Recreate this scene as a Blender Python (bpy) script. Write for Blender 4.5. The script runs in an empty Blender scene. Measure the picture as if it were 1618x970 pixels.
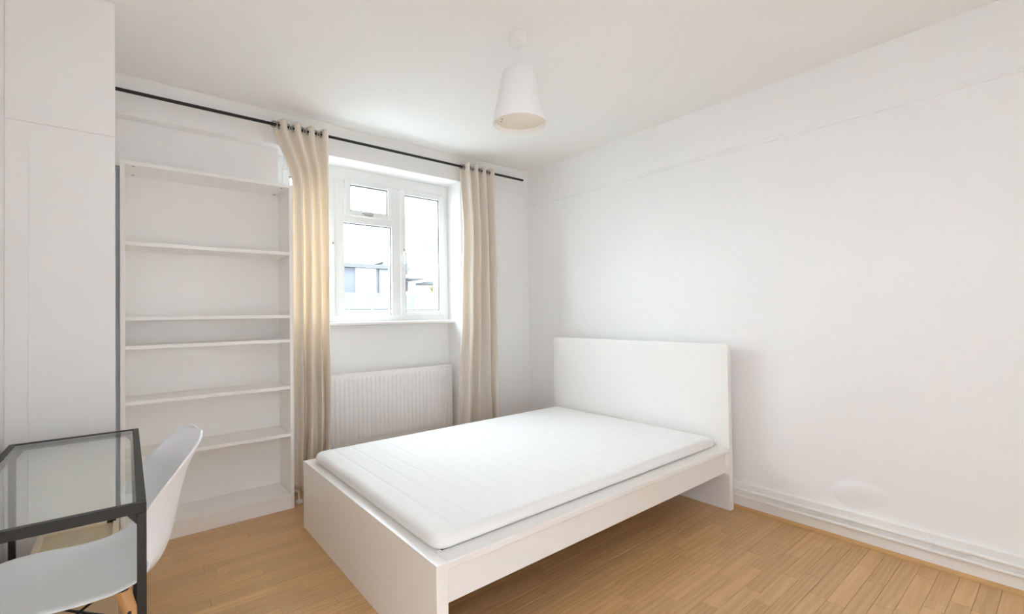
import bpy, bmesh, math, random
from mathutils import Vector, Matrix
random.seed(7)
S = bpy.context.scene
COL = S.collection
R = math.radians

# ------------------------------------------------------------------ camera
F_PX, YAW, PITCH, ROLL, H = 738.66, R(39.507), R(0.87), R(-0.82), 1.2009
fwd = Vector((math.sin(YAW), math.cos(YAW), 0)); rgt = Vector((math.cos(YAW), -math.sin(YAW), 0)); upv = Vector((0, 0, 1))
f2 = fwd * math.cos(PITCH) + upv * math.sin(PITCH)
u2 = -fwd * math.sin(PITCH) + upv * math.cos(PITCH)
r3 = rgt * math.cos(ROLL) + u2 * math.sin(ROLL)
u3 = -rgt * math.sin(ROLL) + u2 * math.cos(ROLL)
cam = bpy.data.cameras.new('camera'); cam.sensor_width = 36; cam.lens = F_PX / 1618 * 36
cam.clip_start = 0.02; cam.clip_end = 300
camo = bpy.data.objects.new('camera', cam); COL.objects.link(camo)
camo.matrix_world = Matrix(((r3.x, u3.x, -f2.x, 0), (r3.y, u3.y, -f2.y, 0), (r3.z, u3.z, -f2.z, H), (0, 0, 0, 1)))
S.camera = camo

def project(P):
    d = Vector(P) - Vector((0, 0, H)); z = d.dot(f2)
    if z < 0.05: return None
    return 809 + F_PX * d.dot(r3) / z, 485 - F_PX * d.dot(u3) / z

# ------------------------------------------------------------------ world / light / exposure
SKY = 10.0
W = bpy.data.worlds.new('overcast_sky'); S.world = W; W.use_nodes = True
bg = W.node_tree.nodes['Background']; bg.inputs[0].default_value = (0.775, 0.893, 1.0, 1); bg.inputs[1].default_value = SKY
pl = bpy.data.lights.new('window_portal', 'AREA'); pl.shape = 'RECTANGLE'; pl.size = 1.40; pl.size_y = 1.16
pl.cycles.is_portal = True
plo = bpy.data.objects.new('window_portal', pl); COL.objects.link(plo)
plo.location = (1.465, 3.60, 1.72); plo.rotation_euler = (R(-90), 0, 0)
for loc, sx, sy, en in (((-0.72, -0.10, 2.515), 0.22, 1.2, 46), ((0.42, -0.98, 2.515), 1.2, 0.22, 34)):   # fill lights added in an unseen hallway to brighten the room
    hl = bpy.data.lights.new('added_fill_panel', 'AREA'); hl.shape = 'RECTANGLE'; hl.size = sx; hl.size_y = sy
    hl.energy = en; hl.color = (0.725, 0.845, 1.0)
    hlo = bpy.data.objects.new('added_fill_panel', hl); COL.objects.link(hlo); hlo.location = loc
S.view_settings.view_transform = 'Standard'; S.view_settings.look = 'None'
S.view_settings.gamma = 1.0; S.view_settings.use_curve_mapping = False
S.view_settings.exposure = 1.18
S.cycles.max_bounces = 18; S.cycles.diffuse_bounces = 14; S.cycles.glossy_bounces = 5
S.cycles.transmission_bounces = 8; S.cycles.transparent_max_bounces = 16
S.cycles.use_denoising = True; S.cycles.use_adaptive_sampling = True; S.cycles.adaptive_threshold = 0.025; S.cycles.sample_clamp_indirect = 8
S.cycles.caustics_reflective = False; S.cycles.caustics_refractive = False

# ------------------------------------------------------------------ materials
def lin(c):
    return tuple((x / 255 / 12.92) if x / 255 <= 0.04045 else ((x / 255 + 0.055) / 1.055) ** 2.4 for x in c)
def mat(name, rgb, rough=0.5, metal=0.0, spec=0.5, noise=None, bump=None, linear=False):
    m = bpy.data.materials.new(name); m.use_nodes = True
    nt = m.node_tree; b = nt.nodes['Principled BSDF']
    c = rgb if linear else lin(rgb)
    b.inputs['Base Color'].default_value = (*c, 1); b.inputs['Roughness'].default_value = rough
    b.inputs['Metallic'].default_value = metal; b.inputs['Specular IOR Level'].default_value = spec
    if noise or bump:
        tc = nt.nodes.new('ShaderNodeTexCoord')
    if noise:
        sc, amt = noise
        n = nt.nodes.new('ShaderNodeTexNoise'); n.inputs['Scale'].default_value = sc; n.inputs['Detail'].default_value = 4
        nt.links.new(tc.outputs['Object'], n.inputs['Vector'])
        mx = nt.nodes.new('ShaderNodeMix'); mx.data_type = 'RGBA'
        mx.inputs[6].default_value = (*[x * (1 - amt) for x in c], 1); mx.inputs[7].default_value = (*[min(1, x * (1 + amt)) for x in c], 1)
        nt.links.new(n.outputs['Fac'], mx.inputs[0]); nt.links.new(mx.outputs[2], b.inputs['Base Color'])
    if bump:
        sc, st = bump
        n = nt.nodes.new('ShaderNodeTexNoise'); n.inputs['Scale'].default_value = sc; n.inputs['Detail'].default_value = 3
        nt.links.new(tc.outputs['Object'], n.inputs['Vector'])
        bp = nt.nodes.new('ShaderNodeBump'); bp.inputs['Strength'].default_value = st; bp.inputs['Distance'].default_value = 0.004
        nt.links.new(n.outputs['Fac'], bp.inputs['Height']); nt.links.new(bp.outputs['Normal'], b.inputs['Normal'])
    return m
def thin_glass(name, tint, ior=1.5, gloss=1.0):
    m = bpy.data.materials.new(name); m.use_nodes = True; nt = m.node_tree; nt.nodes.clear()
    o = nt.nodes.new('ShaderNodeOutputMaterial'); t = nt.nodes.new('ShaderNodeBsdfTransparent'); t.inputs[0].default_value = (*tint, 1)
    g = nt.nodes.new('ShaderNodeBsdfGlossy'); g.inputs['Roughness'].default_value = 0.0; g.inputs[0].default_value = (gloss, gloss, gloss, 1)
    geo = nt.nodes.new('ShaderNodeNewGeometry'); dot = nt.nodes.new('ShaderNodeVectorMath'); dot.operation = 'DOT_PRODUCT'
    nt.links.new(geo.outputs['Normal'], dot.inputs[0]); nt.links.new(geo.outputs['Incoming'], dot.inputs[1])
    ab = nt.nodes.new('ShaderNodeMath'); ab.operation = 'ABSOLUTE'; nt.links.new(dot.outputs['Value'], ab.inputs[0])
    om = nt.nodes.new('ShaderNodeMath'); om.operation = 'SUBTRACT'; om.inputs[0].default_value = 1; nt.links.new(ab.outputs[0], om.inputs[1])
    pw = nt.nodes.new('ShaderNodeMath'); pw.operation = 'POWER'; pw.inputs[1].default_value = 5; nt.links.new(om.outputs[0], pw.inputs[0])
    fr = nt.nodes.new('ShaderNodeMath'); fr.operation = 'MULTIPLY_ADD'; r0 = ((ior - 1) / (ior + 1)) ** 2
    fr.inputs[1].default_value = 1 - r0; fr.inputs[2].default_value = r0; nt.links.new(pw.outputs[0], fr.inputs[0])
    mx = nt.nodes.new('ShaderNodeMixShader')
    nt.links.new(fr.outputs[0], mx.inputs[0]); nt.links.new(t.outputs[0], mx.inputs[1]); nt.links.new(g.outputs[0], mx.inputs[2])
    nt.links.new(mx.outputs[0], o.inputs[0]); return m
def cloth(name, rgb, trans_rgb, trans=0.4):
    m = bpy.data.materials.new(name); m.use_nodes = True; nt = m.node_tree; nt.nodes.clear()
    o = nt.nodes.new('ShaderNodeOutputMaterial'); d = nt.nodes.new('ShaderNodeBsdfDiffuse'); t = nt.nodes.new('ShaderNodeBsdfTranslucent')
    tc = nt.nodes.new('ShaderNodeTexCoord'); mp = nt.nodes.new('ShaderNodeMapping'); mp.inputs['Scale'].default_value = (900, 900, 60)
    n = nt.nodes.new('ShaderNodeTexNoise'); n.inputs['Scale'].default_value = 1.0; n.inputs['Detail'].default_value = 2
    nt.links.new(tc.outputs['Object'], mp.inputs[0]); nt.links.new(mp.outputs[0], n.inputs['Vector'])
    mx = nt.nodes.new('ShaderNodeMix'); mx.data_type = 'RGBA'; c = lin(rgb)
    mx.inputs[6].default_value = (*[x * 0.94 for x in c], 1); mx.inputs[7].default_value = (*c, 1)
    nt.links.new(n.outputs['Fac'], mx.inputs[0]); nt.links.new(mx.outputs[2], d.inputs[0])
    t.inputs[0].default_value = (*lin(trans_rgb), 1)
    ms = nt.nodes.new('ShaderNodeMixShader'); ms.inputs[0].default_value = trans
    nt.links.new(d.outputs[0], ms.inputs[1]); nt.links.new(t.outputs[0], ms.inputs[2]); nt.links.new(ms.outputs[0], o.inputs[0])
    return m
def laminate(name):
    m = bpy.data.materials.new(name); m.use_nodes = True; nt = m.node_tree; b = nt.nodes['Principled BSDF']
    N = nt.nodes.new; L = nt.links.new
    geo = N('ShaderNodeNewGeometry'); at = N('ShaderNodeAttribute'); at.attribute_name = 'tone'
    # shift the grain along for every strip
    cmb = N('ShaderNodeCombineXYZ'); mul = N('ShaderNodeMath'); mul.operation = 'MULTIPLY'; mul.inputs[1].default_value = 37.0
    L(at.outputs['Fac'], mul.inputs[0]); L(mul.outputs[0], cmb.inputs[0]); L(mul.outputs[0], cmb.inputs[2])
    add = N('ShaderNodeVectorMath'); add.operation = 'ADD'; L(geo.outputs['Position'], add.inputs[0]); L(cmb.outputs[0], add.inputs[1])
    mp = N('ShaderNodeMapping'); mp.inputs['Scale'].default_value = (5.0, 150.0, 3.0); L(add.outputs[0], mp.inputs[0])
    n1 = N('ShaderNodeTexNoise'); n1.inputs['Scale'].default_value = 1.0; n1.inputs['Detail'].default_value = 6; n1.inputs['Roughness'].default_value = 0.65; L(mp.outputs[0], n1.inputs['Vector'])
    mp2 = N('ShaderNodeMapping'); mp2.inputs['Scale'].default_value = (1.6, 14.0, 1.0); L(add.outputs[0], mp2.inputs[0])
    w = N('ShaderNodeTexWave'); w.wave_type = 'RINGS'; w.inputs['Scale'].default_value = 1.2; w.inputs['Distortion'].default_value = 5.0; w.inputs['Detail'].default_value = 3; w.inputs['Detail Scale'].default_value = 1.0; L(mp2.outputs[0], w.inputs['Vector'])
    mixg = N('ShaderNodeMath'); mixg.operation = 'MULTIPLY_ADD'; mixg.inputs[1].default_value = 0.22; L(w.outputs['Fac'], mixg.inputs[0])
    m2 = N('ShaderNodeMath'); m2.operation = 'MULTIPLY'; m2.inputs[1].default_value = 0.78; L(n1.outputs['Fac'], m2.inputs[0]); L(m2.outputs[0], mixg.inputs[2])
    cr = N('ShaderNodeValToRGB'); e = cr.color_ramp.elements
    e[0].position = 0.15; e[0].color = (*lin((186, 143, 94)), 1); e[1].position = 0.8; e[1].color = (*lin((216, 177, 128)), 1)
    L(mixg.outputs[0], cr.inputs[0])
    hs = N('ShaderNodeHueSaturation'); mr = N('ShaderNodeMapRange'); mr.inputs[3].default_value = 0.90; mr.inputs[4].default_value = 1.07
    L(at.outputs['Fac'], mr.inputs[0]); L(mr.outputs[0], hs.inputs['Value']); L(cr.outputs[0], hs.inputs['Color'])
    L(hs.outputs[0], b.inputs['Base Color'])
    b.inputs['Roughness'].default_value = 0.33; b.inputs['Specular IOR Level'].default_value = 0.45
    return m
M = dict(
    wall=mat('white_emulsion', (241, 240, 239), 0.75, noise=(3.0, 0.012), bump=(9, 0.10)),
    ceil=mat('ceiling_paint', (241, 240, 237), 0.8, bump=(7, 0.06)),
    gloss=mat('white_gloss_paint', (238, 236, 233), 0.35, bump=(12, 0.05)),
    cream=mat('cream_skirting_paint', (205, 188, 158), 0.45, noise=(14, 0.10)),
    creaml=mat('cream_rail_paint', (222, 208, 182), 0.45, noise=(20, 0.05)),
    carpet=mat('grey_carpet', (170, 170, 172), 0.95, bump=(300, 0.3)),
    upvc=mat('white_upvc', (238, 239, 238), 0.25),
    melam=mat('white_melamine', (244, 242, 239), 0.32, noise=(4, 0.01)),
    bedw=mat('white_foil', (243, 241, 238), 0.28),
    matt=mat('mattress_knit', (240, 239, 237), 0.9, bump=(260, 0.25)),
    mgrey=mat('mattress_base_grey', (150, 150, 150), 0.9),
    rad=mat('radiator_enamel', (240, 238, 236), 0.35),
    black=mat('black_powder_coat', (17, 16, 15), 0.42, noise=(30, 0.1)),
    rod=mat('black_rod', (40, 37, 34), 0.4, metal=0.4),
    steel=mat('brushed_steel', (170, 165, 158), 0.3, metal=1.0),
    chair=mat('white_polypropylene', (241, 242, 246), 0.38),
    beech=mat('beech_wood', (214, 165, 108), 0.45, noise=(18, 0.12)),
    shade=mat('white_shade_fabric', (246, 244, 243), 0.8),
    lining=mat('cream_diffuser', (243, 236, 222), 0.6),
    plastic=mat('white_plastic', (236, 233, 230), 0.4),
    dot=mat('cam_lock_grey', (150, 142, 132), 0.5),
    oaktrim=mat('oak_beading', (200, 158, 105), 0.4, noise=(20, 0.08)),
    glass=thin_glass('window_glass', (0.97, 0.985, 0.98)),
    desk_glass=thin_glass('desk_glass', (0.945, 0.968, 0.95), 1.5),
    glass_edge=mat('green_glass_edge', (96, 110, 100), 0.15),
    gasket=mat('dark_gasket', (70, 72, 74), 0.6),
    linen=cloth('cream_linen', (247, 241, 234), (243, 232, 214), 0.28),
    floor=laminate('oak_laminate'),
    under=mat('floor_underlay', (90, 62, 38), 0.9),
    ground=mat('pale_paving', (120, 120, 118), 0.9),
    bwall=mat('blue_grey_cladding', (66, 66, 71), 0.8), bpale=mat('pale_render', (150, 152, 156), 0.8),
    broof=mat('dark_roof_edge', (52, 51, 50), 0.8), bglass=mat('house_window_glass', (66, 74, 73), 0.4),
    bwhite=mat('white_blind', (150, 152, 154), 0.7), brail=mat('balcony_glass', (58, 63, 60), 0.6),
    leaf=mat('yellow_green_leaf', (82, 86, 36), 0.8, noise=(5, 0.4)),
)

# ------------------------------------------------------------------ helpers
def root(name, label, cat, loc, group=None, rotz=0.0):
    o = bpy.data.objects.new(name, None); COL.objects.link(o); o.location = loc; o.rotation_euler = (0, 0, rotz)
    o.empty_display_size = 0.1
    o['label'] = label; o['category'] = cat
    if group: o['group'] = group
    return o
def origin_of(o):
    v = Vector((0, 0, 0))
    while o is not None:
        v = v + o.location; o = o.parent
    return v
def smooth_by_angle(me, ang=35):
    bm = bmesh.new(); bm.from_mesh(me)
    for f in bm.faces: f.smooth = True
    for e in bm.edges:
        if len(e.link_faces) == 2 and e.calc_face_angle(0) > R(ang): e.smooth = False
    bm.to_mesh(me); bm.free()
def obj(name, bm, material, parent=None, base=None, local=False, smooth=False, subsurf=0):
    """link bm (world coordinates unless local) as one mesh object"""
    bmesh.ops.recalc_face_normals(bm, faces=bm.faces)
    if not local:
        if parent is not None: off = origin_of(parent)
        elif base is not None: off = Vector(base)
        else:
            xs = [v.co for v in bm.verts]
            off = Vector(((min(v.x for v in xs) + max(v.x for v in xs)) / 2, (min(v.y for v in xs) + max(v.y for v in xs)) / 2, min(v.z for v in xs)))
        bmesh.ops.translate(bm, verts=bm.verts, vec=-off)
    me = bpy.data.meshes.new(name); bm.to_mesh(me); bm.free()
    me.materials.append(material)
    if smooth: smooth_by_angle(me, smooth if smooth is not True else 35)
    o = bpy.data.objects.new(name, me); COL.objects.link(o)
    if parent is not None: o.parent = parent
    elif not local: o.location = off
    if subsurf:
        md = o.modifiers.new('subsurf', 'SUBSURF'); md.levels = subsurf; md.render_levels = subsurf
    return o
def tag(o, label, cat, group=None):
    o['label'] = label; o['category'] = cat
    if group: o['group'] = group
    return o
def struct(o, label=None):
    o['kind'] = 'structure'
    if label: o['label'] = label
    return o
def box(bm, a, b, bev=0.0, seg=2):
    """axis-aligned box from corner a to corner b"""
    r = bmesh.ops.create_cube(bm, size=1.0)
    vs = r['verts']
    c = [(a[i] + b[i]) / 2 for i in range(3)]; s = [abs(b[i] - a[i]) for i in range(3)]
    for v in vs: v.co = Vector((c[0] + v.co.x * s[0], c[1] + v.co.y * s[1], c[2] + v.co.z * s[2]))
    if bev > 0:
        es = list({e for v in vs for e in v.link_edges})
        bmesh.ops.bevel(bm, geom=es, offset=bev, segments=seg, affect='EDGES', profile=0.5)
    return bm
def nbox(a, b, bev=0.0, seg=2): return box(bmesh.new(), a, b, bev, seg)
def tube(bm, pts, rad, n=12, cap=True):
    pts = [Vector(p) for p in pts]; rings = []
    rads = rad if isinstance(rad, (list, tuple)) else [rad] * len(pts)
    ref = None
    for i, p in enumerate(pts):
        t = (pts[min(i + 1, len(pts) - 1)] - pts[max(i - 1, 0)]).normalized()
        if ref is None:
            ref = Vector((0, 0, 1)) if abs(t.z) < 0.9 else Vector((1, 0, 0))
        a = t.cross(ref).normalized(); b = t.cross(a).normalized(); ref = -b if False else ref
        rings.append([bm.verts.new(p + (a * math.cos(2 * math.pi * k / n) + b * math.sin(2 * math.pi * k / n)) * rads[i]) for k in range(n)])
    for i in range(len(rings) - 1):
        for k in range(n):
            bm.faces.new((rings[i][k], rings[i][(k + 1) % n], rings[i + 1][(k + 1) % n], rings[i + 1][k]))
    if cap:
        bm.faces.new(rings[0]); bm.faces.new(rings[-1])
    return bm
def lathe(bm, prof, centre, n=40, cap0=False, cap1=False):
    cx, cy = centre; rings = []
    for r, z in prof:
        rings.append([bm.verts.new((cx + r * math.cos(2 * math.pi * k / n), cy + r * math.sin(2 * math.pi * k / n), z)) for k in range(n)])
    for i in range(len(rings) - 1):
        for k in range(n):
            bm.faces.new((rings[i][k], rings[i][(k + 1) % n], rings[i + 1][(k + 1) % n], rings[i + 1][k]))
    if cap0: bm.faces.new(rings[0])
    if cap1: bm.faces.new(rings[-1])
    return bm
def ring(bm, centre, axis, R0, r, n=20, m=8):
    axis = Vector(axis).normalized(); a = axis.cross(Vector((0, 0, 1)) if abs(axis.z) < .9 else Vector((1, 0, 0))).normalized(); b = axis.cross(a)
    g = []
    for i in range(n):
        t = 2 * math.pi * i / n; d = a * math.cos(t) + b * math.sin(t)
        g.append([bm.verts.new(Vector(centre) + d * (R0 + r * math.cos(2 * math.pi * j / m)) + axis * r * math.sin(2 * math.pi * j / m)) for j in range(m)])
    for i in range(n):
        for j in range(m):
            bm.faces.new((g[i][j], g[(i + 1) % n][j], g[(i + 1) % n][(j + 1) % m], g[i][(j + 1) % m]))
    return bm
def prism(bm, poly, axis, a, b):
    """extrude a 2-D polygon along axis 'x' or 'y' from a to b; poly holds (other horizontal, z)"""
    def P(q, t): return (t, q[0], q[1]) if axis == 'x' else (q[0], t, q[1])
    A = [bm.verts.new(P(q, a)) for q in poly]; B = [bm.verts.new(P(q, b)) for q in poly]
    n = len(poly)
    for i in range(n): bm.faces.new((A[i], A[(i + 1) % n], B[(i + 1) % n], B[i]))
    bm.faces.new(A); bm.faces.new(B); return bm

# ------------------------------------------------------------------ room dimensions (metres)
XL, XR = -0.352, 2.90          # left wall, right wall
YB, YW, YN = -0.62, 3.265, 3.475  # back wall, lintel face, niche back wall
ZC = 2.521
YP, XP = 2.540, -0.036         # built-in cupboard on the left: face and edge
XQ = XP - 0.022                # cupboard carcass behind its front panels
XJ = 2.15                      # right side of the window niche
ZL = 2.312                     # underside of the lintel
T = 0.25

# ------------------------------------------------------------------ the setting
# floor: one strip of the laminate after the other
floor_root = bpy.data.objects.new('floor', None); COL.objects.link(floor_root); floor_root['kind'] = 'structure'
floor_root['label'] = 'warm oak three-strip laminate floor'
SW = 0.0655
pieces = []
y = YB; row = 0; rng = random.Random(11)
while y < YN:
    y1 = min(y + SW, YN); x = XL - rng.uniform(0, 0.4)
    while x < XR:
        x1 = x + rng.choice((0.30, 0.38, 0.43, 0.50))
        a, b = max(x, XL), min(x1, XR)
        if b - a > 0.01: pieces.append((a, b, y, y1, rng.random()))
        x = x1
    y = y1; row += 1
def seen(p):
    q = [project((X, Y, 0)) for X in (p[0], p[1]) for Y in (p[2], p[3])]
    if any(k is None for k in q): return 0
    mx = sum(k[0] for k in q) / 4; my = sum(k[1] for k in q) / 4
    if not (-60 < mx < 1680 and 740 < my < 1040): return 0
    # behind the bookcase, footboard or far beneath the bed nothing shows
    if p[2] > 3.15: return 0
    if p[0] > 0.9 and p[2] > 2.45: return 0
    if p[1] < 0.05 and p[2] > 2.3: return 0
    return abs((q[0][0] - q[3][0]) * (q[1][1] - q[2][1]) - (q[1][0] - q[2][0]) * (q[0][1] - q[3][1])) / 2
pieces.sort(key=seen, reverse=True)
def strip_bm(bm, p):
    g = 0.0004; a, b, c, d, tone = p
    c_ = 0.0008
    lo = [(a + g, c + g), (b - g, c + g), (b - g, d - g), (a + g, d - g)]
    hi = [(a + g + c_, c + g + c_), (b - g - c_, c + g + c_), (b - g - c_, d - g - c_), (a + g + c_, d - g - c_)]
    V0 = [bm.verts.new((*q, -0.008)) for q in lo]; V1 = [bm.verts.new((*q, -c_)) for q in lo]; V2 = [bm.verts.new((*q, 0)) for q in hi]
    lay = bm.faces.layers.float.get('tone') or bm.faces.layers.float.new('tone')
    fs = [bm.faces.new(V2)]
    for A, B in ((V0, V1), (V1, V2)):
        for i in range(4): fs.append(bm.faces.new((A[i], A[(i + 1) % 4], B[(i + 1) % 4], B[i])))
    for f in fs: f[lay] = tone
rest = bmesh.new(); rest.faces.layers.float.new('tone'); n_vis = 0
for i, p in enumerate(pieces):
    if i < 300 and seen(p) > 40:
        bm = bmesh.new(); bm.faces.layers.float.new('tone'); strip_bm(bm, p)
        obj('floor_strip', bm, M['floor'], floor_root); n_vis += 1
    else: strip_bm(rest, p)
ro = obj('floor_strips_beyond', rest, M['floor'], floor_root); ro['kind'] = 'stuff'
obj('underlay', nbox((XL - T, YB - T, -0.05), (XR + T, YN + T, -0.008)), M['under'], floor_root)

# ceiling
struct(obj('ceiling', nbox((XL - T, YB - T, ZC), (XR + T, YN + T, ZC + 0.15)), M['ceil'], base=(1.2, 1.5, ZC)), 'flat white ceiling')

# right wall, a grid with the plaster bulge above the skirting
def right_wall():
    bm = bmesh.new()
    ys = [YB, 0.2, 0.5] + [0.55 + 0.01 * i for i in range(36)] + [0.95, 1.5, 2.5, YN]
    zs = [0.0, 0.1] + [0.14 + 0.01 * i for i in range(23)] + [0.40, 1.0, 1.8, ZC]
    def bulge(y, z):
        # crescent-shaped swelling, sharp at its upper left lip
        u = (y - 0.72) / 0.14; w = (z - 0.24) / 0.075
        d = u * u + w * w
        k = max(0, 1 - d)
        return 0.016 * k ** 0.7 * max(0.0, min(1, 0.55 + 0.7 * u + 0.5 * w))
    g = [[bm.verts.new((XR - bulge(y, z), y, z)) for z in zs] for y in ys]
    for i in range(len(ys) - 1):
        for j in range(len(zs) - 1):
            bm.faces.new((g[i][j], g[i][j + 1], g[i + 1][j + 1], g[i + 1][j]))
    box(bm, (XR + 0.02, YB, 0), (XR + T, YN, ZC))
    return bm
struct(obj('wall_right', right_wall(), M['wall'], base=(XR, 1.4, 0), smooth=60), 'long plain white wall behind the headboard with a plaster bulge')
# left wall; its unseen doorway is added to let fill light in
bm = bmesh.new(); DY0, DY1 = -0.55, 0.35
box(bm, (XL - 0.12, YB, 0), (XL, DY0, ZC)); box(bm, (XL - 0.12, DY1, 0), (XL, YN + T, ZC)); box(bm, (XL - 0.12, DY0, 2.04), (XL, DY1, ZC))
struct(obj('wall_left', bm, M['wall'], base=(XL, 1.4, 0)), 'white side wall beside the desk')
bm = bmesh.new(); EX0, EX1 = 0.0, 0.85  # back wall; a second unseen doorway is added for the fill light
box(bm, (XL - 0.12, YB - 0.12, 0), (EX0, YB, ZC)); box(bm, (EX1, YB - 0.12, 0), (XR + T, YB, ZC)); box(bm, (EX0, YB - 0.12, 2.04), (EX1, YB, ZC))
struct(obj('wall_back', bm, M['wall'], base=(1.2, YB, 0)), 'white wall behind the viewer')
# unseen hallway, added with its ceiling panels to supply fill light
bm = bmesh.new(); HX0, HX2, HY0, HY1 = -2.0, 1.6, -2.2, 0.9; HX1 = XL - 0.12
box(bm, (HX0 - 0.1, HY0 - 0.1, -0.008), (HX0, HY1 + 0.1, ZC)); box(bm, (HX0, HY0 - 0.1, -0.008), (HX2 + 0.1, HY0, ZC))
box(bm, (HX2, HY0, -0.008), (HX2 + 0.1, YB - 0.12, ZC)); box(bm, (HX0, HY1, -0.008), (HX1, HY1 + 0.1, ZC))
struct(obj('wall_added_hallway', bm, M['wall'], base=(HX0, 0, 0)), 'white walls of the unseen hallway added for fill light')
bm = bmesh.new(); box(bm, (HX0 - 0.1, HY0 - 0.1, -0.05), (HX1, HY1 + 0.1, -0.001)); box(bm, (HX1, HY0 - 0.1, -0.05), (HX2 + 0.1, YB - 0.12, -0.001))
struct(obj('floor_added_hallway', bm, M['carpet'], base=(HX0, 0, -0.05)), 'floor of the unseen hallway added for fill light')
bm = bmesh.new(); box(bm, (HX0 - 0.1, HY0 - 0.1, ZC), (XL - T, HY1 + 0.1, ZC + 0.15)); box(bm, (XL - T, HY0 - 0.1, ZC), (HX2 + 0.1, YB - T, ZC + 0.15))
ch_ = struct(obj('ceiling_added_hallway', bm, M['ceil'], base=(-1.3, 0, ZC)), 'white ceiling of the unseen hallway added for fill light')
for cx, cy, sx, sy in ((-0.72, -0.10, 0.22, 1.2), (0.42, -0.98, 1.2, 0.22)):  # frames around the added fill lights, out of view
    bm = bmesh.new(); x0, x1, y0, y1 = cx - sx / 2, cx + sx / 2, cy - sy / 2, cy + sy / 2
    for a, b in (((x0 - 0.01, y0 - 0.01), (x1 + 0.01, y0)), ((x0 - 0.01, y1), (x1 + 0.01, y1 + 0.01)), ((x0 - 0.01, y0), (x0, y1)), ((x1, y0), (x1 + 0.01, y1))): box(bm, (*a, ZC - 0.012), (*b, ZC))
    obj('fill_panel_frame', bm, M['plastic'], ch_)
# window wall: niche back, lintel, pier on the right
WX0, WX1, WZ0, WZ1 = 0.775, XJ, 1.150, ZL
bm = bmesh.new()
box(bm, (XQ, YN, 0), (XR, YN + T, WZ0)); box(bm, (XQ, YN, WZ0), (WX0, YN + T, ZC)); box(bm, (XJ, YN, WZ0), (XR, YN + T, ZC)); box(bm, (WX0, YN, WZ1), (WX1, YN + T, ZC))
ww = struct(obj('wall_window', bm, M['wall'], base=(1.4, YN, 0)), 'white window wall with a shallow full-width niche')
obj('lintel', nbox((XQ, YW, ZL), (XR, YN, ZC), 0.004), M['wall'], ww)
obj('pier', nbox((XJ, YW, 0), (XR, YN, ZL), 0.004), M['wall'], ww)
obj('plaster_panel', nbox((XQ, 3.345, 2.048), (WX0, YN, ZL), 0.003), M['wall'], ww)
# coving strip along the lintel, picture rail on the right wall
cv = obj('trim_1', prism(bmesh.new(), [(YW, ZC - 0.03), (YW, ZC), (YW - 0.022, ZC), (YW - 0.022, ZC - 0.006)], 'x', XQ, XR), M['ceil']); struct(cv, 'thin white coving strip above the curtain rod')
ZR = 2.187
pr = obj('trim_2', prism(bmesh.new(), [(XR, ZR - 0.002), (XR - 0.008, ZR), (XR - 0.008, ZR + 0.004), (XR, ZR + 0.030)], 'y', YB, YW), M['wall']); struct(pr, 'slim white picture rail along the right wall')
# skirting boards
def skirt(name, poly, axis, a, b, m, label): return struct(obj(name, prism(bmesh.new(), poly, axis, a, b), m), label)
sk = 0.018
skirt('baseboard_right', [(XR, 0), (XR - sk, 0), (XR - sk, 0.153), (XR - sk + 0.004, 0.157), (XR, 0.157)], 'y', YB, YW, M['gloss'], 'white skirting board under the long right wall')
bd = skirt('trim_3', [(XR - sk, 0), (XR - sk - 0.018, 0), (XR - sk - 0.017, 0.007), (XR - sk - 0.009, 0.015), (XR - sk, 0.018)], 'y', YB, YW, M['oaktrim'], 'oak beading along the foot of the right skirting')
ZS = 0.157
skirt('baseboard_left', [(XL, 0), (XL + 0.014, 0), (XL + 0.014, ZS - 0.012), (XL + 0.006, ZS), (XL, ZS)], 'y', DY1 + 0.06, YP, M['gloss'], 'white skirting board along the left wall by the desk')
skirt('baseboard_window', [(YN, 0), (YN - sk, 0), (YN - sk, 0.145), (YN - 0.012, 0.157), (YN, 0.157)], 'x', 0.80, XJ, M['gloss'], 'white skirting board below the radiator')
skirt('baseboard_pier', [(YW, 0), (YW - sk, 0), (YW - sk, 0.145), (YW - 0.012, 0.157), (YW, 0.157)], 'x', XJ, XR - sk, M['gloss'], 'white skirting board right of the window niche')

# ------------------------------------------------------------------ window
win = bpy.data.objects.new('window_1', None); COL.objects.link(win); win.location = ((WX0 + WX1) / 2, YN, WZ0)
win['kind'] = 'structure'; win['label'] = 'white three-light casement window with a small top vent'
FY0, FY1 = 3.470, 3.545           # frame front / back
SY0 = 3.456                      # casement front
def frame_rect(bm, x0, x1, z0, z1, w, y0, y1, bev=0.004):
    wl, wr, wb, wt = w if isinstance(w, tuple) else (w,) * 4
    box(bm, (x0, y0, z0), (x0 + wl, y1, z1), bev); box(bm, (x1 - wr, y0, z0), (x1, y1, z1), bev)
    box(bm, (x0 + wl, y0, z0), (x1 - wr, y1, z0 + wb), bev); box(bm, (x0 + wl, y0, z1 - wt), (x1 - wr, y1, z1), bev)
bm = bmesh.new(); frame_rect(bm, WX0, WX1, WZ0 + 0.012, WZ1, (0.060, 0.060, 0.050, 0.097), FY0, FY1)
box(bm, (1.172, FY0, WZ0 + 0.062), (1.250, FY1, WZ1 - 0.097), 0.002); box(bm, (1.630, FY0, WZ0 + 0.062), (1.706, FY1, WZ1 - 0.097), 0.002)
box(bm, (1.250, FY0, 1.905), (1.630, FY1, 1.965), 0.004)
obj('window_frame', bm, M['upvc'], win)
def gasket(x0, x1, z0, z1, y, parent):
    bm = bmesh.new(); w = 0.0075; frame_rect(bm, x0, x1, z0, z1, w, y, y + 0.004, 0); obj('gasket', bm, M['gasket'], parent)
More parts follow.
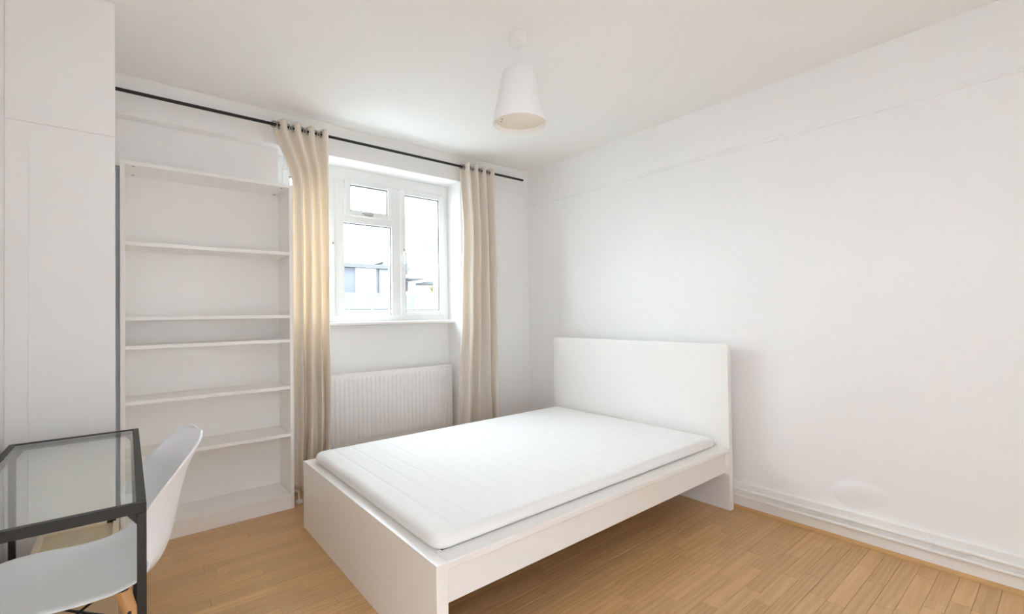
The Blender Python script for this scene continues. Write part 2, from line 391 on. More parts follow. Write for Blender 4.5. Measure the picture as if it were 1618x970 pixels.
def sash(x0, x1, z0, z1, w):
    bm = bmesh.new(); frame_rect(bm, x0, x1, z0, z1, w, SY0, FY1 - 0.01, 0.005)
    s = obj('casement', bm, M['upvc'], win)
    g = nbox((x0 + w - 0.003, 3.500, z0 + w - 0.003), (x1 - w + 0.003, 3.504, z1 - w + 0.003)); obj('pane', g, M['glass'], s)
    gasket(x0 + w - 0.001, x1 - w + 0.001, z0 + w - 0.001, z1 - w + 0.001, SY0 + 0.012, s)
    return s
sL = sash(0.826, 1.178, 1.200, 2.222, 0.043)
sR = sash(1.700, 2.100, 1.200, 2.222, 0.043)
sV = sash(1.256, 1.634, 1.957, 2.232, 0.040)
obj('pane', nbox((1.245, 3.506, 1.198), (1.635, 3.510, 1.910)), M['glass'], win)
gasket(1.249, 1.631, 1.202, 1.907, FY0 + 0.02, win)
def casement_handle(x, z, parent, mir=1):
    bm = bmesh.new(); box(bm, (x - 0.011, SY0 - 0.010, z - 0.032), (x + 0.011, SY0, z + 0.032), 0.003)
    tube(bm, [(x, SY0 - 0.004, z), (x, SY0 - 0.026, z), (x, SY0 - 0.034, z - 0.012), (x, SY0 - 0.036, z - 0.095)], [0.007, 0.007, 0.008, 0.007], 10)
    obj('handle', bm, M['plastic'], parent, smooth=True)
    obj('keyhole', tube(bmesh.new(), [(x, SY0 - 0.0105, z + 0.022), (x, SY0 - 0.0085, z + 0.022)], 0.005, 10), M['gasket'], parent)
casement_handle(1.160, 1.715, sL); casement_handle(1.724, 1.710, sR)
bm = bmesh.new(); box(bm, (1.40, SY0 - 0.008, 1.968), (1.47, SY0, 1.988), 0.003)
tube(bm, [(1.46, SY0 - 0.004, 1.978), (1.46, SY0 - 0.026, 1.980), (1.44, SY0 - 0.032, 1.980), (1.37, SY0 - 0.034, 1.974)], [0.006, 0.006, 0.007, 0.006], 10)
obj('handle', bm, M['steel'], sV, smooth=True)
sill = obj('window_sill', prism(bmesh.new(), [(YN + 0.05, WZ0 - 0.018), (3.385, WZ0 - 0.018), (3.376, WZ0 - 0.012), (3.376, WZ0 + 0.004), (3.385, WZ0 + 0.012), (YN + 0.05, WZ0 + 0.012)], 'x', 0.822, XJ), M['gloss'], win)

# ------------------------------------------------------------------ radiator in the niche
rad = root('radiator', 'white ribbed panel radiator under the window between the curtains', 'radiator', (1.52, 3.42, 0.29))
RX0, RX1, RZ0, RZ1, RYF, RYB = 0.92, 2.118, 0.262, 0.785, 3.365, 3.415
def radiator_panel():
    bm = bmesh.new(); pitch = 0.0333; n = int((RX1 - RX0) / pitch)
    prof_z = [(RZ0, 0.012), (RZ0 + 0.006, 0.002), (RZ0 + 0.030, 0.0), (RZ0 + 0.045, 1.0), (RZ1 - 0.045, 1.0), (RZ1 - 0.030, 0.0), (RZ1 - 0.006, 0.002), (RZ1, 0.012)]
    off = (RX1 - RX0 - n * pitch) / 2
    xs = [(RX0, 0)]
    for i in range(n):
        b = RX0 + off + i * pitch
        xs += [(b + 0.004, 0), (b + 0.009, 1), (b + 0.0243, 1), (b + 0.0293, 0)]
    xs.append((RX1, 0))
    g = []
    for x, k in xs:
        colm = []
        for j, (z, q) in enumerate(prof_z):
            yy = RYF + 0.010
            if q == 1.0: yy = RYF + 0.010 - 0.0065 * k
            elif q > 0: yy += q
            colm.append(bm.verts.new((x, yy, z)))
        g.append(colm)
    for i in range(len(g) - 1):
        for j in range(len(prof_z) - 1):
            bm.faces.new((g[i][j], g[i + 1][j], g[i + 1][j + 1], g[i][j + 1]))
    box(bm, (RX0, RYF + 0.021, RZ0 + 0.002), (RX1, RYB, RZ1 - 0.002), 0.004)
    return bm
obj('panel', radiator_panel(), M['rad'], rad)
for x in (1.10, 1.90):
    obj('bracket', nbox((x - 0.015, RYB - 0.002, RZ0 + 0.05), (x + 0.015, YN - 0.0005, RZ1 - 0.05)), M['rad'], rad)
bm = bmesh.new(); tube(bm, [(0.93, 3.392, 0.29), (0.885, 3.392, 0.29)], 0.010); tube(bm, [(0.885, 3.392, 0.315), (0.885, 3.392, 0.12), (0.885, 3.392, 0.075)], [0.013, 0.0085, 0.0085]); 
obj('valve', bm, M['plastic'], rad, smooth=True)
pp = obj('pipe', tube(bmesh.new(), [(0.885, 3.392, 0.08), (0.87, 3.392, 0.07), (0.84, 3.392, 0.07), (0.84, 3.30, 0.07), (0.86, 3.24, 0.07), (0.862, 3.24, 0.0)], 0.0085), M['gloss'], rad, smooth=True)
obj('pipe_collar', lathe(bmesh.new(), [(0.009, 0.02), (0.020, 0.016), (0.022, 0.0)], (0.862, 3.24), 16, True, True), M['plastic'], rad, smooth=True)

# ------------------------------------------------------------------ pipes along the right skirting
pg = 'heating pipes on the right skirting'
PX = XR - sk - 0.0105
for z, lab in ((0.118, 'upper of the two white pipes along the right skirting'), (0.080, 'lower of the two white pipes along the right skirting')):
    pr_ = root('heating_pipe', lab, 'pipe', (PX, 1.3, z), pg)
    obj('pipe', tube(bmesh.new(), [(PX, YB + 0.002, z), (PX, YW - 0.021, z)], 0.0088, 14), M['gloss'], pr_, smooth=True)
    if z > 0.1:
        obj('coupler', tube(bmesh.new(), [(PX, 0.44, z), (PX, 0.435, z), (PX, 0.335, z), (PX, 0.33, z)], [0.0088, 0.0112, 0.0112, 0.0088], 14), M['gloss'], pr_, smooth=True)
for y, lab in ((0.785, 'white pipe clip on the skirting nearer the bed'), (0.469, 'white pipe clip on the skirting farther from the bed')):
    cl = root('pipe_clip', lab, 'clip', (XR - sk, y, 0.10), 'clips holding the heating pipes')
    bm = bmesh.new()
    for z in (0.118, 0.080): tube(bm, [(PX, y - 0.009, z), (PX, y + 0.009, z)], 0.0125, 14)
    obj('saddle', bm, M['plastic'], cl, smooth=True)
    obj('base', nbox((PX, y - 0.007, 0.070), (XR - sk, y + 0.007, 0.132), 0.002), M['plastic'], cl)

# ------------------------------------------------------------------ curtain rod and curtains
RY, RZ = 3.185, 2.412
rod = root('curtain_rod', 'thin black curtain rod below the ceiling across the window wall', 'curtain rod', (1.37, RY, RZ))
obj('rod', tube(bmesh.new(), [(XQ + 0.001, RY, RZ), (2.775, RY, RZ)], 0.0095, 14), M['rod'], rod, smooth=True)
for x in (0.95, 2.28):
    bm = bmesh.new(); tube(bm, [(x, YW, RZ - 0.012), (x, RY, RZ - 0.012)], 0.005, 8); box(bm, (x - 0.008, YW - 0.004, RZ - 0.035), (x + 0.008, YW, RZ + 0.02), 0.001)
    obj('bracket', bm, M['rod'], rod)
def curtain(name, label, edges, nf, seed, hem):
    """edges: list of (z, x_left, x_right); folds hang from eyelets on the rod"""
    rg = random.Random(seed)
    ph = [rg.uniform(-0.5, 0.5) for _ in range(nf + 2)]; am = [rg.uniform(0.7, 1.25) for _ in range(nf + 2)]; wd = [rg.uniform(0.75, 1.3) for _ in range(nf + 2)]
    tot = sum(wd[:nf]); cum = [0]
    for k in range(nf): cum.append(cum[-1] + wd[k] / tot)
    def interp(z):
        for (za, la, ra), (zb, lb, rb) in zip(edges, edges[1:]):
            if zb <= z <= za:
                t = (za - z) / (za - zb); t = t * t * (3 - 2 * t); return la + (lb - la) * t, ra + (rb - ra) * t
        return edges[-1][1:]
    NU, NV = nf * 16, 70; top = RZ + 0.035
    c = root(name, label, 'curtain', ((edges[-1][1] + edges[-1][2]) / 2, RY, hem), 'pair of cream eyelet curtains')
    bm = bmesh.new(); g = []
    for j in range(NV + 1):
        z = top + (hem - top) * j / NV; xl, xr = interp(z); s = (top - z) / (top - hem); rowv = []
        for i in range(NU + 1):
            u = i / NU; f = u * nf; k = min(int(f), nf - 1); t = f - k
            # fold widths vary lower down, even at the heading
            uu = u * (1 - min(1, s * 3)) + (cum[k] + (cum[k + 1] - cum[k]) * t) * min(1, s * 3)
            A = 0.034 + 0.012 * min(1, 2 * s) * am[k]
            w = math.sin(2 * math.pi * f / 1.0 * 0.5 * 2 + ph[k] * s * 0.0)
            w = math.copysign(abs(w) ** 0.7, w) + 0.16 * min(1, 2 * s) * math.sin(4 * math.pi * f + 5 * ph[k] + 2 * s)
            yy = RY + A * w + 0.006 * math.sin(7 * u + 3 * s + seed)
            xx = xl + (xr - xl) * uu + min(1, 8 * u * (1 - u)) * 0.012 * s * math.sin(2 * math.pi * f + ph[k] * 4) 
            rowv.append(bm.verts.new((xx, yy, z)))
        g.append(rowv)
    for j in range(NV):
        for i in range(NU):
            bm.faces.new((g[j][i], g[j][i + 1], g[j + 1][i + 1], g[j + 1][i]))
    o = obj('cloth', bm, M['linen'], c, smooth=80)
    sd = o.modifiers.new('thick', 'SOLIDIFY'); sd.thickness = 0.0012
    xl, xr = interp(RZ)
    for k in range(nf * 2):
        u = (k + 0.5) / (nf * 2) ; f = u * nf
        uu = (int(k / 2) + (0.5 if k % 2 else 0.0)) / nf
        x = xl + (xr - xl) * (uu + 0.0) 
        if k == 0: x = xl + 0.012
        sgn = 1 if k % 2 == 0 else -1
        obj('eyelet', ring(bmesh.new(), (x, RY, RZ), (0.55, 0.83 * sgn, 0), 0.0185, 0.0042), M['steel'], c, smooth=True)
    return c
curtain('curtain', 'cream curtain hanging between the white bookcase and the window', [(2.45, 0.700, 1.046), (2.06, 0.8165, 1.043), (1.2, 0.8165, 1.040), (0.6, 0.8165, 1.050), (0.10, 0.8165, 1.035)], 4, 3, 0.10)
curtain('curtain', 'cream curtain hanging in front of the pier right of the window', [(2.45, 2.100, 2.442), (1.9, 2.130, 2.442), (1.2, 2.110, 2.440), (0.6, 2.066, 2.450), (0.06, 2.045, 2.47)], 4, 9, 0.06)

# ------------------------------------------------------------------ built-in cupboard
cu = root('built_in_cupboard', 'white floor-to-ceiling built-in cupboard at the far left behind the desk', 'cupboard', ((XL + XP) / 2, (YP + YN) / 2, 0))
bm = bmesh.new(); box(bm, (XL + 0.0005, YP + 0.022, 0), (XQ - 0.0005, YN - 0.0005, ZC - 0.0005), 0.002)
obj('carcass', bm, M['wall'], cu)
obj('upper_panel', nbox((XL + 0.0005, YP - 0.004, 1.962), (XP, YP + 0.0215, ZC - 0.0005), 0.002), M['wall'], cu)
obj('side_stile', nbox((XL + 0.0005, YP + 0.003, 0), (-0.2887, YP + 0.0215, 1.9618), 0.0012), M['wall'], cu)
obj('door', nbox((-0.2885, YP, 0.06), (XP, YP + 0.0215, 1.9614), 0.0012), M['wall'], cu)
obj('plinth', nbox((-0.2885, YP + 0.006, 0), (XP, YP + 0.0215, 0.058), 0.001), M['wall'], cu)
# low framed box under the desk
wb = root('wooden_box', 'low cream wooden box with a framed lid under the far end of the desk', 'box', (-0.143, 2.41, 0))
WB = (-0.262, 2.29, -0.024, 2.532, 0.386)
obj('body', nbox((WB[0] + 0.004, WB[1] + 0.004, 0), (WB[2] - 0.004, WB[3] - 0.002, WB[4] - 0.02), 0.002), M['cream'], wb)
ld = obj('lid_panel', nbox((WB[0] + 0.018, WB[1] + 0.018, WB[4] - 0.019), (WB[2] - 0.018, WB[3] - 0.018, WB[4] - 0.010)), M['cream'], wb)
for a, b in (((WB[0], WB[1]), (WB[2], WB[1] + 0.02)), ((WB[0], WB[3] - 0.02), (WB[2], WB[3])), ((WB[0], WB[1] + 0.0205), (WB[0] + 0.02, WB[3] - 0.0205)), ((WB[2] - 0.02, WB[1] + 0.0205), (WB[2], WB[3] - 0.0205))):
    obj('lid_rail', nbox((*a, WB[4] - 0.0195), (*b, WB[4]), 0.002), M['creaml'], wb)
obj('hinge', nbox((-0.062, 2.508, WB[4] - 0.004), (-0.034, 2.529, WB[4] + 0.003), 0.001), M['black'], wb)

# ------------------------------------------------------------------ bookcase
BX0, BX1, BY0, BY1, BZ = -0.026, 0.814, 3.168, 3.450, 2.040
bk = root('bookcase', 'tall empty white bookcase standing left of the window', 'bookcase', ((BX0 + BX1) / 2, (BY0 + BY1) / 2, 0))
tk = 0.020
for x in (BX0, BX1 - tk): obj('side_panel', nbox((x, BY0, 0), (x + tk, BY1, BZ), 0.0012), M['melam'], bk)
obj('top_panel', nbox((BX0 + tk, BY0 + 0.001, BZ - tk), (BX1 - tk, BY1, BZ - 0.001), 0.001), M['melam'], bk)
obj('back_panel', nbox((BX0 + tk, BY1 - 0.012, 0.06), (BX1 - tk, BY1 - 0.007, BZ - tk)), M['melam'], bk)
for zt in (1.612, 1.216, 1.062, 0.768, 0.472):
    obj('shelf', nbox((BX0 + tk, BY0 + 0.004, zt - tk), (BX1 - tk, BY1 - 0.012, zt), 0.0015), M['melam'], bk)
obj('bottom_shelf', nbox((BX0 + tk, BY0 + 0.001, 0.075), (BX1 - tk, BY1 - 0.012, 0.075 + tk), 0.0012), M['melam'], bk)
obj('plinth', nbox((BX0 + tk, BY0 + 0.004, 0), (BX1 - tk, BY0 + 0.020, 0.074), 0.001), M['melam'], bk)
for x in (BX0 + tk + 0.035, BX1 - tk - 0.035):
    for yy in (BY0 + 0.035, BY1 - 0.05):
        obj('cam_lock', tube(bmesh.new(), [(x, yy, BZ - tk - 0.0015), (x, yy, BZ - tk + 0.002)], 0.0075, 12), M['dot'], bk)

# ------------------------------------------------------------------ bed and mattress
bx0, bx1, by0, by1, bz = 0.7813, 2.8378, 1.3563, 2.8497, 0.3775
bed = root('bed_frame', 'low white bed frame with a tall plain headboard', 'bed', ((bx0 + bx1) / 2, (by0 + by1) / 2, 0))
obj('headboard', nbox((bx1 - 0.040, by0, 0), (bx1, by1, 1.0), 0.0015), M['bedw'], bed)
obj('footboard', nbox((bx0, by0, 0), (bx0 + 0.045, by1, bz), 0.0015), M['bedw'], bed)
for s, ya in ((1, by0), (-1, by1)):
    rl = obj('side_rail', nbox((bx0 + 0.0455, min(ya + s * 0.028, ya + s * 0.048), 0.222), (bx1 - 0.0405, max(ya + s * 0.028, ya + s * 0.048), 0.3450), 0.001), M['bedw'], bed)
    obj('top_ledge', nbox((bx0 + 0.0455, min(ya, ya + s * 0.085), 0.350), (bx1 - 0.0405, max(ya, ya + s * 0.085), bz - 0.0006), 0.004), M['bedw'], rl)
obj('end_ledge', nbox((bx0 + 0.0455, by0 + 0.086, 0.345), (bx0 + 0.070, by1 - 0.086, bz - 0.0006), 0.001), M['bedw'], bed)
obj('midbeam', nbox((bx0 + 0.046, (by0 + by1) / 2 - 0.03, 0.20), (bx1 - 0.041, (by0 + by1) / 2 + 0.03, 0.262)), M['melam'], bed)
for i in range(15):
    xx = bx0 + 0.13 + i * 0.127
    obj('slat', nbox((xx - 0.034, by0 + 0.050, 0.280), (xx + 0.034, by1 - 0.050, 0.288)), M['beech'], bed)
MX0, MX1, MY0, MY1, MZ0, MZ1 = 0.818, 2.770, 1.416, 2.792, 0.380, 0.434
def mattress():
    bm = bmesh.new(); r = 0.030; nx, ny = 300, 40
    xs = [MX0 + (MX1 - MX0) * i / nx for i in range(nx + 1)]; ys = [MY0 + (MY1 - MY0) * (0.5 - 0.5 * math.cos(math.pi * j / ny)) for j in range(ny + 1)]
    xs = sorted(set(xs + [MX0 + 0.004, MX0 + 0.0015, MX1 - 0.004, MX1 - 0.0015])); 
    def rc(x, y):  # round the plan corners
        R_ = 0.055; cx = min(max(x, MX0 + R_), MX1 - R_); cy = min(max(y, MY0 + R_), MY1 - R_)
        d = math.hypot(x - cx, y - cy)
        if x != cx and y != cy:
            m = max(abs(x - cx), abs(y - cy))
            return (cx + (x - cx) * m / d, cy + (y - cy) * m / d)
        return x, y
    def prof(d, top):
        if d >= r: return 0.0
        return r - math.sqrt(max(0, r * r - (r - d) ** 2))
    gt, gb = [], []
    for x in xs:
        ct, cb = [], []
        for y in ys:
            d = min(x - MX0, MX1 - x, y - MY0, MY1 - y); X, Y = rc(x, y)
            k = (x - MX0) / 0.0975; fr_ = abs((k % 1) - 0.5) * 2      # quilted channels across the bed
            q = 0.0035 * (max(0, fr_ - 0.78) / 0.22) ** 2 * min(1, d / 0.03)
            k2 = (y - MY0) / 0.0975
            crown = 0.004 * min(1, d / 0.2)
            ct.append(bm.verts.new((X, Y, MZ1 - prof(d, 1) - q + crown)))
            cb.append(bm.verts.new((X, Y, MZ0 + 0.62 * prof(d, 0) )))
        gt.append(ct); gb.append(cb)
    nX, nY = len(xs), len(ys)
    for i in range(nX - 1):
        for j in range(nY - 1):
            bm.faces.new((gt[i][j], gt[i + 1][j], gt[i + 1][j + 1], gt[i][j + 1]))
            bm.faces.new((gb[i][j], gb[i][j + 1], gb[i + 1][j + 1], gb[i + 1][j]))
    for i in range(nX - 1):
        for j in (0, nY - 1): bm.faces.new((gt[i][j], gt[i + 1][j], gb[i + 1][j], gb[i][j]))
    for j in range(nY - 1):
        for i in (0, nX - 1): bm.faces.new((gt[i][j], gt[i][j + 1], gb[i][j + 1], gb[i][j]))
    return bm
mt = root('mattress', 'bare white quilted foam mattress lying on the white bed frame', 'mattress', ((MX0 + MX1) / 2, (MY0 + MY1) / 2, 0.288))
obj('cover', mattress(), M['matt'], mt, smooth=50)
obj('base', nbox((MX0 + 0.045, MY0 + 0.045, 0.289), (MX1 - 0.02, MY1 - 0.045, MZ0 + 0.006), 0.01), M['mgrey'], mt)

# ------------------------------------------------------------------ glass desk
dx0, dx1, dy0, dy1, dz = -0.335, 0.0378, 1.4885, 2.5167, 0.746
dk = root('glass_desk', 'narrow black metal desk with a clear glass top by the left wall', 'desk', ((dx0 + dx1) / 2, (dy0 + dy1) / 2, 0))
bw, bh = 0.019, 0.025
bars = [('frame_bar', (dx0, dy0, dz - bh), (dx1, dy0 + bw, dz)), ('frame_bar', (dx0, dy1 - bw, dz - bh), (dx1, dy1, dz)),
        ('frame_bar', (dx0, dy0 + bw + .0003, dz - bh), (dx0 + bw, dy1 - bw - .0003, dz)), ('frame_bar', (dx1 - bw, dy0 + bw + .0003, dz - bh), (dx1, dy1 - bw - .0003, dz))]
for n, a, b in bars: obj(n, nbox(a, b, 0.0015), M['black'], dk)
for x in (dx0, dx1 - bw):
    for yy in (dy0, dy1 - bw):
        lg = obj('leg', nbox((x, yy, 0.006), (x + bw, yy + bw, dz - bh - .0003), 0.0015), M['black'], dk)
        obj('foot', nbox((x + 0.002, yy + 0.002, 0), (x + bw - 0.002, yy + bw - 0.002, 0.006)), M['plastic'], lg)
        sx = 1 if x == dx0 else -1; sy = 1 if yy == dy0 else -1
        cx = x + (bw if sx > 0 else 0); cy = yy + (bw if sy > 0 else 0)
        bm = bmesh.new(); A = [bm.verts.new(q) for q in ((cx, cy, dz - bh), (cx + sx * 0.022, cy, dz - bh), (cx, cy, dz - bh - 0.03))]
        B = [bm.verts.new(v.co + Vector((0, sy * -0.004, 0))) for v in A]
        bm.faces.new(A); bm.faces.new(B)
        for i in range(3): bm.faces.new((A[i], A[(i + 1) % 3], B[(i + 1) % 3], B[i]))
        obj('gusset', bm, M['black'], dk)
g = nbox((dx0 + bw + 0.001, dy0 + bw + 0.001, dz - 0.009), (dx1 - bw - 0.001, dy1 - bw - 0.001, dz - 0.002))
gp = obj('glass_top', g, M['desk_glass'], dk)
for a, b in (((dx0 + bw, dy0 + bw), (dx1 - bw, dy0 + bw + 0.008)), ((dx0 + bw, dy1 - bw - 0.008), (dx1 - bw, dy1 - bw)), ((dx0 + bw, dy0 + bw), (dx0 + bw + 0.008, dy1 - bw)), ((dx1 - bw - 0.008, dy0 + bw), (dx1 - bw, dy1 - bw))):
    obj('support_lip', nbox((*a, dz - 0.020), (*b, dz - 0.0095)), M['black'], dk)

# ------------------------------------------------------------------ chair
CHX, CHY, CHROT = -0.074, 1.935, R(5)     # local +x is the backward direction
ch = root('shell_chair', 'white moulded shell chair with wooden legs pushed under the glass desk', 'chair', (CHX, CHY, 0), rotz=CHROT)
PROF = [(-0.236, 0.400, 0.130), (-0.230, 0.420, 0.185), (-0.208, 0.436, 0.218), (-0.13, 0.436, 0.230), (-0.04, 0.426, 0.230), (0.04, 0.422, 0.228), (0.105, 0.430, 0.226),
        (0.152, 0.458, 0.224), (0.180, 0.510, 0.220), (0.194, 0.570, 0.214), (0.205, 0.630, 0.206), (0.218, 0.690, 0.196), (0.233, 0.742, 0.182), (0.252, 0.780, 0.156), (0.266, 0.800, 0.118), (0.276, 0.810, 0.055)]
def catmull(ps, n):
    out = []
    for i in range(len(ps) - 1):
        p0 = ps[max(i - 1, 0)]; p1 = ps[i]; p2 = ps[i + 1]; p3 = ps[min(i + 2, len(ps) - 1)]
        for k in range(n):
            t = k / n
            out.append(tuple(0.5 * (2 * b + (c - a) * t + (2 * a - 5 * b + 4 * c - d) * t * t + (3 * b - a - 3 * c + d) * t ** 3) for a, b, c, d in zip(p0, p1, p2, p3)))
    out.append(tuple(ps[-1])); return out
def shell():
    bm = bmesh.new(); C_ = catmull(PROF, 5); nv = 28; g = []
    n = len(C_)
    for i, (x, z, w) in enumerate(C_):
        a = C_[max(i - 1, 0)]; b = C_[min(i + 1, n - 1)]
        t = Vector((b[0] - a[0], 0, b[1] - a[1])).normalized(); nrm = Vector((-t.z, 0, t.x))   # towards the sitter
        s = i / (n - 1)
        # how far the sides curl up: more where seat meets back
        curl = 0.024 + 0.105 * math.exp(-((s - 0.60) / 0.17) ** 2)
        rowv = []
        for j in range(nv + 1):
            v = -1 + 2 * j / nv
            k = abs(v)
            rise = curl * (0.35 * k ** 2 + 0.65 * k ** 4)
            lip = -0.010 * max(0, (k - 0.90) / 0.10) ** 2
            P = Vector((x, v * w, z)) + nrm * (rise + lip)
            rowv.append(bm.verts.new(P))
        g.append(rowv)
    for i in range(n - 1):
        for j in range(nv):
            bm.faces.new((g[i][j], g[i + 1][j], g[i + 1][j + 1], g[i][j + 1]))
    return bm
so = obj('seat_shell', shell(), M['chair'], ch, local=True, smooth=70)
sd = so.modifiers.new('thick', 'SOLIDIFY'); sd.thickness = 0.007; sd.offset = 0
so.modifiers.new('ss', 'SUBSURF').render_levels = 1
# base: four splayed legs, black brackets and cross wires
tops = [(-0.115, -0.105), (-0.115, 0.105), (0.052, -0.105), (0.052, 0.105)]
feet = [(-0.215, -0.215), (-0.215, 0.215), (0.150, -0.200), (0.150, 0.200)]
def lerp(a, b, t): return tuple(p + (q - p) * t for p, q in zip(a, b))
for (tx, ty), (fx, fy) in zip(tops, feet):
    A = (tx, ty, 0.395); B = (fx, fy, 0.012)
    lg = obj('leg', tube(bmesh.new(), [A, lerp(A, B, 0.35), B], [0.0165, 0.0155, 0.0105], 16), M['beech'], ch, local=True, smooth=True)
    obj('foot', tube(bmesh.new(), [(fx, fy, 0), (fx, fy, 0.012)], 0.011, 12), M['plastic'], lg, local=True)
    P = lerp(A, B, 0.16); nx_ = -1 if tx < 0 else 1
    obj('bolt', tube(bmesh.new(), [(P[0], P[1] - 0.018, P[2]), (P[0], P[1] + 0.018, P[2])], 0.005, 10), M['black'], lg, local=True, smooth=True)
    bm = bmesh.new(); sy = 1 if ty > 0 else -1
    q0 = lerp(A, B, 0.0); q1 = lerp(A, B, 0.24)
    tube(bm, [(q0[0], q0[1], q0[2] + 0.016), (q0[0], q0[1], q0[2]), (q0[0], q0[1], q0[2] - 0.001)], [0.024, 0.019, 0.017], 14)
    obj('bracket', bm, M['black'], ch, local=True, smooth=True)
def wire(a, b, t): return obj('strut', tube(bmesh.new(), [a, lerp(a, b, .5), b], t, 8), M['black'], ch, local=True, smooth=True)
leg_pt = lambda i, t: lerp((*tops[i], 0.395), (*feet[i], 0.012), t)
for i, j in ((0, 1), (1, 3), (3, 2), (2, 0)):
    wire(leg_pt(i, 0.17), leg_pt(j, 0.62), 0.0042); wire(leg_pt(j, 0.17), leg_pt(i, 0.62), 0.0042)
for i, j in ((0, 2), (1, 3)):
    a, b = leg_pt(i, 0.0), leg_pt(j, 0.0)
    obj('rail', tube(bmesh.new(), [(a[0], a[1], 0.402), ((a[0] + b[0]) / 2, a[1], 0.396), (b[0], b[1], 0.402)], 0.008, 8), M['black'], ch, local=True, smooth=True)

# ------------------------------------------------------------------ pendant lamp
LX, LY = 1.435, 1.664
lp = root('pendant_lamp', 'white tapered pendant lamp hanging from the ceiling', 'lamp', (LX, LY, ZC))
obj('ceiling_rose', lathe(bmesh.new(), [(0.012, ZC - 0.052), (0.030, ZC - 0.050), (0.040, ZC - 0.042), (0.043, ZC - 0.008), (0.043, ZC)], (LX, LY), 40, True, True), M['plastic'], lp, smooth=40)
obj('cord', tube(bmesh.new(), [(LX, LY, ZC - 0.05), (LX, LY, 2.32)], 0.0032, 10), M['plastic'], lp, smooth=True)
zt, zb, rt, rb = 2.346, 2.098, 0.079, 0.127
bm = lathe(bmesh.new(), [(0.006, zt - 0.002), (rt - 0.004, zt - 0.002), (rt, zt - 0.006), (rb, zb), (rb - 0.003, zb), (rt - 0.003, zt - 0.008), (0.006, zt - 0.006)], (LX, LY), 56)
sh = obj('shade', bm, M['shade'], lp, smooth=40)
obj('shade_ring', ring(bmesh.new(), (LX, LY, zb + 0.001), (0, 0, 1), rb - 0.001, 0.0028, 56, 8), M['shade'], sh, smooth=True)
df = obj('diffuser', lathe(bmesh.new(), [(0.001, zb + 0.020), (rb - 0.010, zb + 0.020), (rb - 0.0075, zb + 0.022), (0.001, zb + 0.024)], (LX, LY), 56, True, True), M['lining'], lp, smooth=40)
for dyy in (-0.012, 0.012):
    obj('screw', tube(bmesh.new(), [(LX - 0.065 + dyy * 0.6, LY + 0.055 + dyy, zb + 0.0185), (LX - 0.065 + dyy * 0.6, LY + 0.055 + dyy, zb + 0.021)], 0.004, 10), M['dot'], df)

# ------------------------------------------------------------------ outside the window
struct(obj('ground_outside', nbox((-60, 6, -6.2), (90, 120, -6.0)), M['ground'], base=(10, 40, -6.2)), 'pale ground outside')
EY = 20.0
ho = root('house', 'pale flat-roofed house with big windows seen through the middle pane', 'house', (8.0, EY + 4, -6))
obj('wall', nbox((2.0, EY, -6), (9.9, EY + 8, 3.30)), M['bwall'], ho)
obj('roof_edge', nbox((1.7, EY - 0.35, 3.30), (10.1, EY + 8.2, 3.47)), M['broof'], ho)
for x0, x1, m in ((3.0, 4.6, 'bglass'), (5.0, 6.8, 'bglass'), (7.68, 8.62, 'bwhite'), (8.75, 9.70, 'bglass')):
    w_ = obj('window', nbox((x0, EY - 0.05, 1.75), (x1, EY + 0.02, 3.30)), M[m], ho)
    obj('window_post', nbox((x1, EY - 0.09, 1.75), (x1 + 0.08, EY + 0.02, 3.30)), M['broof'], w_)
obj('balcony_floor', nbox((2.0, EY - 1.3, 1.28), (9.9, EY, 1.46)), M['bpale'], ho)
for i in range(8):
    x0 = 2.05 + i * 0.98
    pn = obj('balcony_panel', nbox((x0, EY - 1.28, 1.50), (x0 + 0.92, EY - 1.25, 2.10)), M['brail'], ho)
    obj('balcony_post', nbox((x0 + 0.92, EY - 1.30, 1.46), (x0 + 0.96, EY - 1.24, 2.14)), M['bpale'], pn)
obj('handrail', nbox((2.0, EY - 1.31, 2.12), (9.9, EY - 1.23, 2.16)), M['bpale'], ho)
h2 = root('terrace_house', 'white gabled house beyond the right casement', 'house', (13.0, EY + 6, -6))
bm = prism(bmesh.new(), [(10.3, -6), (15.2, -6), (15.2, 3.3), (12.8, 5.1), (10.3, 4.0)], 'y', EY + 3, EY + 9)
obj('wall', bm, M['bpale'], h2)
bm = prism(bmesh.new(), [(10.0, 3.92), (12.8, 5.14), (15.5, 3.28), (15.5, 3.40), (12.8, 5.26), (10.0, 4.04)], 'y', EY + 2.8, EY + 9.2)
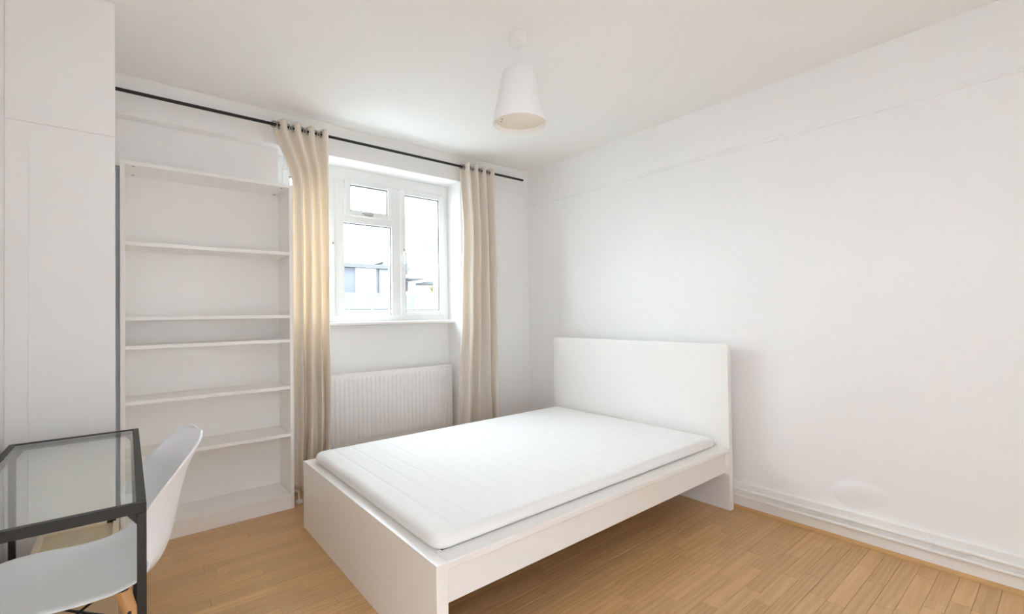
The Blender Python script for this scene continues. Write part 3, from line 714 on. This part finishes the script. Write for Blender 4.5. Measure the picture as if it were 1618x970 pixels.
obj('roof', bm, M['bpale'], h2)
obj('porch_roof', nbox((11.0, EY + 1.6, 3.05), (11.9, EY + 3, 3.12)), M['broof'], h2)
obj('flue', nbox((11.45, EY + 2.8, 2.5), (11.62, EY + 3.0, 3.0)), M['broof'], h2)
obj('flue', nbox((11.45, EY + 2.8, 3.4), (11.62, EY + 3.0, 4.1)), M['broof'], h2)
obj('shed_roof', nbox((11.0, EY - 0.5, 2.68), (12.6, EY + 0.8, 2.80)), M['broof'], h2)
def bush(name, label, c, r, seed):
    rg = random.Random(seed); bm = bmesh.new()
    for k in range(420):
        d = Vector((rg.gauss(0, 1), rg.gauss(0, 1), rg.gauss(0, 1))).normalized() * rg.uniform(0.55, 1.0)
        p = Vector((d.x * r[0], d.y * r[1], d.z * r[2])) + Vector(c); s = rg.uniform(0.05, 0.11)
        a = Vector((rg.gauss(0, 1), rg.gauss(0, 1), rg.gauss(0, 1))).normalized(); b = a.orthogonal().normalized()
        bm.faces.new([bm.verts.new(p + a * s), bm.verts.new(p + b * s * .6), bm.verts.new(p - a * s), bm.verts.new(p - b * s * .6)])
    o = root(name, label, 'bush', (c[0], c[1], -6))
    obj('foliage', bm, M['leaf'], o)
    obj('stem', tube(bmesh.new(), [(c[0], c[1], -6), (c[0] + .05, c[1], c[2])], [0.10, 0.05], 8), M['broof'], o)
bush('bush', 'yellow-green bush seen through the right casement', (11.25, EY - 1.0, 2.42), (0.42, 0.4, 0.24), 5)
for i in range(5):
    x0 = 10.3 + i * 0.52
    fz = root('terrace_railing', ['leftmost', 'second from left', 'middle', 'second from right', 'rightmost'][i] + ' glass railing panel on the terrace beyond the right casement', 'railing', (x0 + 0.25, EY - 2.0, -6), 'terrace railing panels')
    obj('panel', nbox((x0 + 0.03, EY - 2.02, 1.45), (x0 + 0.49, EY - 1.99, 2.0)), M['brail'], fz)
    obj('post', nbox((x0, EY - 2.03, -6), (x0 + 0.03, EY - 1.98, 2.05)), M['bpale'], fz)
print('floor strips as parts', n_vis)
